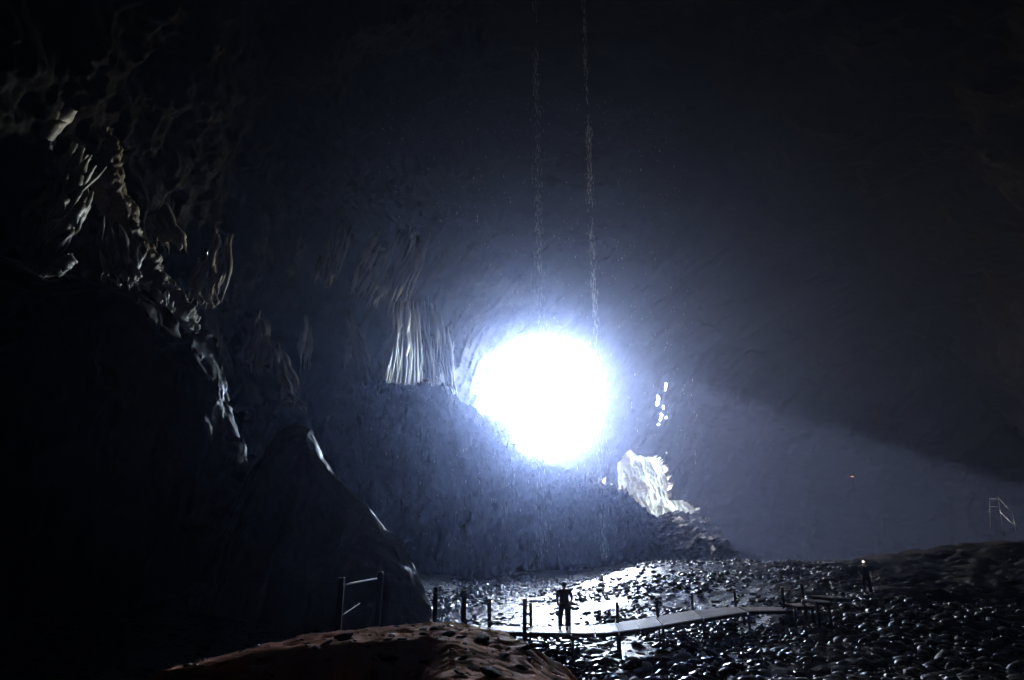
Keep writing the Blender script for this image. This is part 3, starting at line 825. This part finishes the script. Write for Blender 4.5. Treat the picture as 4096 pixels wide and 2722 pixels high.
def rail_post(px, ytop, base, w, h=None):
    x, y, z = base
    top = CAM + ray(px, ytop) * (y / ray(px, ytop)[1])
    ztop = top[2]
    bm = bmesh.new(); add_box(bm, (x, y, (ztop + z - 0.3) / 2), (w, w, ztop - z + 0.3), Euler((R(rng.normal() * .8), R(rng.normal() * .8), R(rng.uniform(-8, 8)))).to_matrix(), 0.008)
    o = bchild('rail_post', bm, M_post)
    bm = bmesh.new(); add_box(bm, (x, y, ztop + 0.012), (w * 1.02, w * 1.02, 0.02), None, 0.006)
    bchild('post_cap', bm, M_wood, parent=o)
    return np.array((x, y, ztop))
def base_at(px, py, z=DZ):
    return atZ(px, py, z)
tops = {}
for px, yt, b, w in ((1353, 2313, base_at(1353, 2520, 2.0), .16), (1510, 2290, base_at(1510, 2520, 1.7), .16), (1738, 2350, base_at(1738, 2524), .17), (1854, 2363, base_at(1854, 2524), .20), (1957, 2396, base_at(1957, 2509), .16),
                     (2099, 2397, base_at(2099, 2530), .16), (2124, 2414, base_at(2124, 2508), .12), (2279, 2412, base_at(2279, 2506), .11), (2470, 2412, base_at(2470, 2493), .11), (2631, 2393, base_at(2631, 2469), .11),
                     (2771, 2374, base_at(2771, 2441), .12), (2943, 2356, base_at(2943, 2428), .12), (3134, 2350, base_at(3134, 2414, 1.5), .12), (3212, 2335, base_at(3212, 2397, 1.8), .11)):
    tops[px] = rail_post(px, yt, b, w)
def wire(p, q, r=0.010, sag=0.06, name='rail_wire', mat=None):
    p, q = np.array(p), np.array(q)
    pts = [p + (q - p) * t - np.array((0, 0, sag * 4 * t * (1 - t))) for t in np.linspace(0, 1, 9)]
    bm = bmesh.new(); add_tube(bm, pts, r, 6); bchild(name, bm, mat or M_wire, True)
def dn(p, d, dx=0.0, dy=-0.1): return np.array((p[0] + dx, p[1] + dy, p[2] - d))
seq = [1510, 1738, 1854, 1957, 2099]
for a, b in zip(seq[:-1], seq[1:]):
    wire(dn(tops[a], .10), dn(tops[b], .10), 0.009, mat=M_post); wire(dn(tops[a], .75), dn(tops[b], .70), 0.007, mat=M_post)
wire(dn(tops[1738], .20), dn(tops[1957], .14), 0.008, 0.02)
wire((-22, 33, 3.2), dn(tops[1353], .15), 0.007, mat=M_post)
seq = [2124, 2279, 2470, 2631, 2771, 2943, 3134, 3212]
for a, b in zip(seq[:-1], seq[1:]):
    wire(dn(tops[a], .08), dn(tops[b], .08), 0.004, 0.12)
wire(dn(tops[1353], .18, .1), dn(tops[1510], .19, -.1), 0.030, 0.0, 'handrail', M_wood)
wire(dn(tops[1353], 1.0, .1), dn(tops[1510], .95, -.6), 0.008, 0.0, 'handrail', M_wood)

# ------------------------------------------------------------------ people
M_skin = plain('skin', (0.30, 0.19, 0.14), 0.55, noise=0.1)
M_shirt = plain('dark_cloth', (0.035, 0.035, 0.045), 0.85, noise=0.3, scale=40)
M_trou = plain('charcoal_cloth', (0.03, 0.03, 0.032), 0.85, noise=0.3, scale=40)
M_hair = plain('black_hair', (0.015, 0.012, 0.010), 0.6, noise=0.3)
M_shoe = plain('dark_shoe', (0.03, 0.028, 0.025), 0.6)

def skinned(name, pts, edges, rad, mat, parent, root=0, sub=2):
    me = bpy.data.meshes.new(name)
    me.from_pydata(pts, edges, [])
    o = bpy.data.objects.new(name, me); COL.objects.link(o)
    o.parent = parent
    sk = o.modifiers.new('skin', 'SKIN'); sk.use_smooth_shade = True
    for i, r_ in enumerate(rad):
        sv = me.skin_vertices[0].data[i]
        sv.radius = r_ if isinstance(r_, tuple) else (r_, r_)
        sv.use_root = (i == root)
    ss = o.modifiers.new('sub', 'SUBSURF'); ss.levels = sub; ss.render_levels = sub
    me.materials.append(mat)
    return o

def person(loc, rz, label, torch=False, legs=((-0.14, 0.06), (0.06, -0.14))):
    """stands facing +Y before rotation, hands on the hips / in the trouser pockets"""
    e = empty('person', loc, label, 'person', rz=rz)
    e.scale = (1.22, 1.15, 1.02)
    (lx, ly), (rx, ry) = legs
    P, E, Rr = [], [], []
    def add(p, r_, link=None):
        P.append(p); Rr.append(r_)
        if link is not None: E.append((link, len(P) - 1))
        return len(P) - 1
    pel = add((0, 0, .93), (.135, .10))
    wai = add((0, 0, 1.08), (.125, .09), pel)
    che = add((0, .01, 1.27), (.155, .105), wai)
    shl = add((0, 0, 1.385), (.12, .085), che)
    nek = add((0, 0.01, 1.46), .052, shl)
    hd0 = add((0, 0.02, 1.53), (.068, .080), nek)
    hd1 = add((0, 0.03, 1.60), (.078, .098), hd0)
    hd2 = add((0, 0.02, 1.665), (.060, .075), hd1)
    hands = []
    for s in (-1, 1):
        sh = add((s * .17, 0, 1.375), .062, shl)
        el = add((s * .243, -.04, 1.12), .043, sh)
        wr = add((s * .200, .06, .925), .030, el)
        pm = add((s * .195, .09, .855), (.040, .022), wr)
        hands.append((s, (s * .195, .09, .855)))
    for s, fx, fy in ((-1, lx, ly), (1, rx, ry)):
        hip = add((s * .085, 0, .86), .088, pel)
        kn = add((s * .05 + fx * .55, fy * .5 + .02, .49), .056, hip)
        an = add((fx, fy, .09), .038, kn)
        add((fx, fy + .14, .035), (.038, .028), an)
    body = skinned('body', P, E, Rr, M_skin, e)
    # fingers: five short chains that leave the palm and slide into the pocket
    for s, hp in hands:
        for k in range(4):
            bx = hp[0] + s * 0.004; by = hp[1] - .028 + .018 * k
            L_ = (.060, .070, .066, .052)[k]
            pts = [(bx, by, hp[2] - .02), (bx - s * .008, by + .006, hp[2] - .02 - L_ * .5), (bx - s * .026, by + .006, hp[2] - .02 - L_)]
            skinned('finger', pts, [(0, 1), (1, 2)], [.010, .009, .008], M_skin, body, sub=1)
        pts = [(hp[0] - s * .01, hp[1] + .025, hp[2] + .03), (hp[0] - s * .02, hp[1] + .06, hp[2] + .0), (hp[0] - s * .03, hp[1] + .07, hp[2] - .03)]
        skinned('thumb', pts, [(0, 1), (1, 2)], [.012, .011, .009], M_skin, body, sub=1)
    # face: nose, brow, ears, mouth
    bm = bmesh.new()
    r_ = bmesh.ops.create_cone(bm, segments=8, radius1=.018, radius2=.006, depth=.045)
    bmesh.ops.transform(bm, matrix=Matrix.Translation((0, .128, 1.585)) @ Matrix.Rotation(R(-25), 4, 'X'), verts=r_['verts'])
    bm_obj('nose', bm, M_skin, body, True)
    for s in (-1, 1):
        bm = bmesh.new(); r_ = bmesh.ops.create_uvsphere(bm, u_segments=10, v_segments=6, radius=1)
        bmesh.ops.transform(bm, matrix=Matrix.Translation((s * .080, .015, 1.59)) @ Matrix.Diagonal((.012, .022, .032, 1)), verts=r_['verts']); bm_obj('ear', bm, M_skin, body, True)
        bm = bmesh.new(); r_ = bmesh.ops.create_uvsphere(bm, u_segments=10, v_segments=6, radius=.012)
        bmesh.ops.transform(bm, matrix=Matrix.Translation((s * .032, .112, 1.605)), verts=r_['verts']); bm_obj('eye', bm, M_shoe, body, True)
    # hair
    bm = bmesh.new(); r_ = bmesh.ops.create_icosphere(bm, subdivisions=3, radius=1)
    for v in bm.verts:
        c = v.co
        k = 1 + .05 * float(fbm(c.x * 3, c.y * 3, c.z * 3, 3))
        v.co = Vector((c.x * .088 * k, c.y * .108 * k + .008, 1.632 + c.z * .078 * k))
    bmesh.ops.delete(bm, geom=[v for v in bm.verts if v.co.y > .065 and v.co.z < 1.635 or v.co.z < 1.565], context='VERTS')
    bm_obj('hair', bm, M_hair, e, True)
    # shirt
    P2, E2, R2 = [], [], []
    def add2(p, r_, link=None):
        P2.append(p); R2.append(r_)
        if link is not None: E2.append((link, len(P2) - 1))
        return len(P2) - 1
    a0 = add2((0, 0, .86), (.182, .14)); a1 = add2((0, 0, 1.08), (.168, .125), a0); a2 = add2((0, .01, 1.27), (.178, .125), a1); a3 = add2((0, 0, 1.385), (.13, .10), a2)
    add2((0, 0.005, 1.44), .068, a3)
    for s in (-1, 1):
        b0_ = add2((s * .175, 0, 1.37), .080, a3); b1_ = add2((s * .222, -.03, 1.21), .066, b0_); add2((s * .242, -.04, 1.13), .064, b1_)
    skinned('shirt', P2, E2, R2, M_shirt, e)
    P2, E2, R2 = [], [], []
    c0 = add2((0, 0, .97), (.145, .115)); c1 = add2((0, 0, .88), (.155, .12), c0)
    for s, fx, fy in ((-1, lx, ly), (1, rx, ry)):
        h = add2((s * .088, 0, .80), .112, c1)
        k = add2((s * .05 + fx * .55, fy * .5 + .02, .48), .088, h)
        add2((fx * 1.0, fy, .12), .076, k)
    skinned('trousers', P2, E2, R2, M_trou, e)
    for fx, fy in legs:
        bm = bmesh.new()
        r_ = bmesh.ops.create_uvsphere(bm, u_segments=14, v_segments=8, radius=1)
        for v in bm.verts:
            c = v.co
            v.co = Vector((fx + c.x * (.048 if c.y > 0 else .040), fy + .055 + c.y * .135, max(0.0, .045 + c.z * (.05 if c.y > 0.2 else .07))))
        bm_obj('shoe', bm, M_shoe, e, True)
    if torch:
        bm = bmesh.new(); add_tube(bm, [(.05, .13, 1.62), (.05, .16, 1.62)], .02, 10); t_ = bm_obj('headlamp', bm, M_shoe, e)
        mt = bpy.data.materials.new('lamp_glow'); mt.use_nodes = True
        pb = mt.node_tree.nodes['Principled BSDF']; pb.inputs['Emission Color'].default_value = (1, .97, .95, 1); pb.inputs['Emission Strength'].default_value = 0.15
        bm = bmesh.new(); bmesh.ops.create_uvsphere(bm, u_segments=10, v_segments=6, radius=.024)
        bmesh.ops.translate(bm, vec=(.05, .168, 1.62), verts=bm.verts)
        bm_obj('lens', bm, mt, t_, True)
    return e
p0 = atY(2257, 2400, 28.6)
person((p0[0], 28.6, DZ), R(4), 'dark silhouetted person standing on the boardwalk, hands at the hips, seen from behind')
p1 = atY(3461, 2300, 37.5)
person((p1[0], 37.5, float(ground_z(p1[0], 37.5))), R(170), 'shadowed person wearing a lit headlamp on the far right bank', torch=True, legs=((-0.12, 0.03), (0.12, -0.03)))
print('person2', p1, ground_z(p1[0], 37.5), 'want', atY(3461, 2345, 37.5))

# ------------------------------------------------------------------ stair railing on the far right bank
sr = empty('stair_railing', (0, 0, 0), 'thin pale metal stair railing on the far right bank', 'railing')
def sp(px, py, Y): return Vector(atY(px, py, Y))
def bar(p, q, name='rail', r=0.018):
    bm = bmesh.new(); add_tube(bm, [p, q], r, 8); o = bm_obj(name, bm, M_wire, sr, True); return o
YR = 48
A = sp(3992, 1988, YR); B = sp(4016, 2150, YR); bar(A, B, 'rail_upright')
bar(sp(3958, 1994, YR + 3), sp(3962, 2120, YR + 3), 'rail_upright')
bar(sp(4050, 2052, YR - 3), sp(4069, 2160, YR - 3), 'rail_upright')
bar(sp(3960, 1996, YR + 3), sp(3993, 1997, YR)); bar(sp(3961, 2027, YR + 3), sp(3997, 2028, YR))
bar(sp(3993, 1992, YR), sp(4050, 2053, YR - 3)); bar(sp(4001, 2050, YR), sp(4060, 2105, YR - 3))

# small lit path lamp far right
pt = atY(3409, 1906, 75)
pl_ = empty('path_lamp', (pt[0], pt[1], pt[2] - .35), 'small orange glowing lamp on the dark right wall', 'lamp')
bm = bmesh.new(); add_tube(bm, [(0, 0, -1.2), (0, 0, .18)], .03, 8); bm_obj('pole', bm, M_post, pl_)
bm = bmesh.new(); add_box(bm, (0, 0, .47), (.5, .3, .05), None, .01); bm_obj('hood', bm, M_post, pl_)
mo = bpy.data.materials.new('orange_lamp'); mo.use_nodes = True
pb = mo.node_tree.nodes['Principled BSDF']; pb.inputs['Emission Color'].default_value = (1, .42, .16, 1); pb.inputs['Emission Strength'].default_value = 0.008
bm = bmesh.new(); bmesh.ops.create_uvsphere(bm, u_segments=12, v_segments=8, radius=1)
bmesh.ops.transform(bm, matrix=Matrix.Translation((0, 0, .32)) @ Matrix.Diagonal((.20, .09, .07, 1)), verts=bm.verts)
bm_obj('bulb', bm, mo, pl_, True)

# ------------------------------------------------------------------ falling water
M_drop = bpy.data.materials.new('falling_water'); M_drop.use_nodes = True
N = M_drop.node_tree.nodes; L = M_drop.node_tree.links
N.remove(N['Principled BSDF'])
tr = N.new('ShaderNodeBsdfTranslucent'); tr.inputs['Color'].default_value = (.85, .88, .9, 1)
gl = N.new('ShaderNodeBsdfGlass'); gl.inputs['IOR'].default_value = 1.33; gl.inputs['Roughness'].default_value = 0.3
mx_ = N.new('ShaderNodeMixShader'); mx_.inputs[0].default_value = 0.3
L.new(tr.outputs[0], mx_.inputs[1]); L.new(gl.outputs[0], mx_.inputs[2]); L.new(mx_.outputs[0], N['Material Output'].inputs['Surface'])
def drops(name, label, n, fx, rad, seed, length=0.7):
    """each thread is a thin stretched bead of falling water"""
    r = np.random.default_rng(seed)
    Vs, Fs, b0 = [], [], 0
    for _ in range(n):
        p = fx(r); rr_ = rad * math.exp(r.normal() * .3); ln = r.uniform(0.25, 1.0) * length
        Vs.append(I1 * np.array((rr_, rr_, ln)) + p); Fs.append(F1 + b0); b0 += len(I1)
    return tag(mesh_obj(name, np.concatenate(Vs), np.concatenate(Fs), M_drop), label, 'water', kind='stuff')
def col_fx(px, Y, z0, z1, w):
    x0 = atY(px, 700, Y)[0]
    def f(r):
        z = r.uniform(z0, z1)
        while r.random() > 0.55 + 0.9 * float(pnoise(z * 0.35, px * 0.1, 0.5)): z = r.uniform(z0, z1)
        ww = w * (0.6 + 0.8 * abs(float(pnoise(z * 0.12, px * 0.1, 3.5)))) * (1.5 - z / 90)
        return np.array((x0 + 0.12 * float(pnoise(z * 0.1, 2.2, px)) + r.normal() * ww, Y + r.normal() * w, z))
    return f
drops('water_stream', 'right hand thin stream of water falling from the roof just past the bright mouth', 1300, col_fx(2360, 52, 3.5, 68, .19), .0024, 1, 0.35)
drops('water_stream', 'left hand faint stream of water falling from the roof above the bright mouth', 1100, col_fx(2150, 55, .5, 70, .30), .0019, 2, 0.35)
drops('drizzle', 'sparse drizzle of water drops falling all through the middle of the cave', 1500, lambda r: (lambda Y: np.array((r.uniform(-.22, .28) * Y, Y, r.uniform(1, 4 + .75 * Y))))(r.uniform(25, 60)), .0028, 3, 0.09)

# ------------------------------------------------------------------ haze
hz = bpy.data.materials.new('cave_mist'); hz.use_nodes = True
N = hz.node_tree.nodes; L = hz.node_tree.links
N.remove(N['Principled BSDF'])
pv = N.new('ShaderNodeVolumePrincipled')
pv.inputs['Color'].default_value = (0.43, 0.55, 1.0, 1)
pv.inputs['Density'].default_value = 0.00108
pv.inputs['Anisotropy'].default_value = 0.925
L.new(pv.outputs[0], N['Material Output'].inputs['Volume'])
bm = bmesh.new(); add_box(bm, (35, 85, 42), (240, 290, 96))
haze = bm_obj('haze', bm, hz)
tag(haze, kind='stuff')
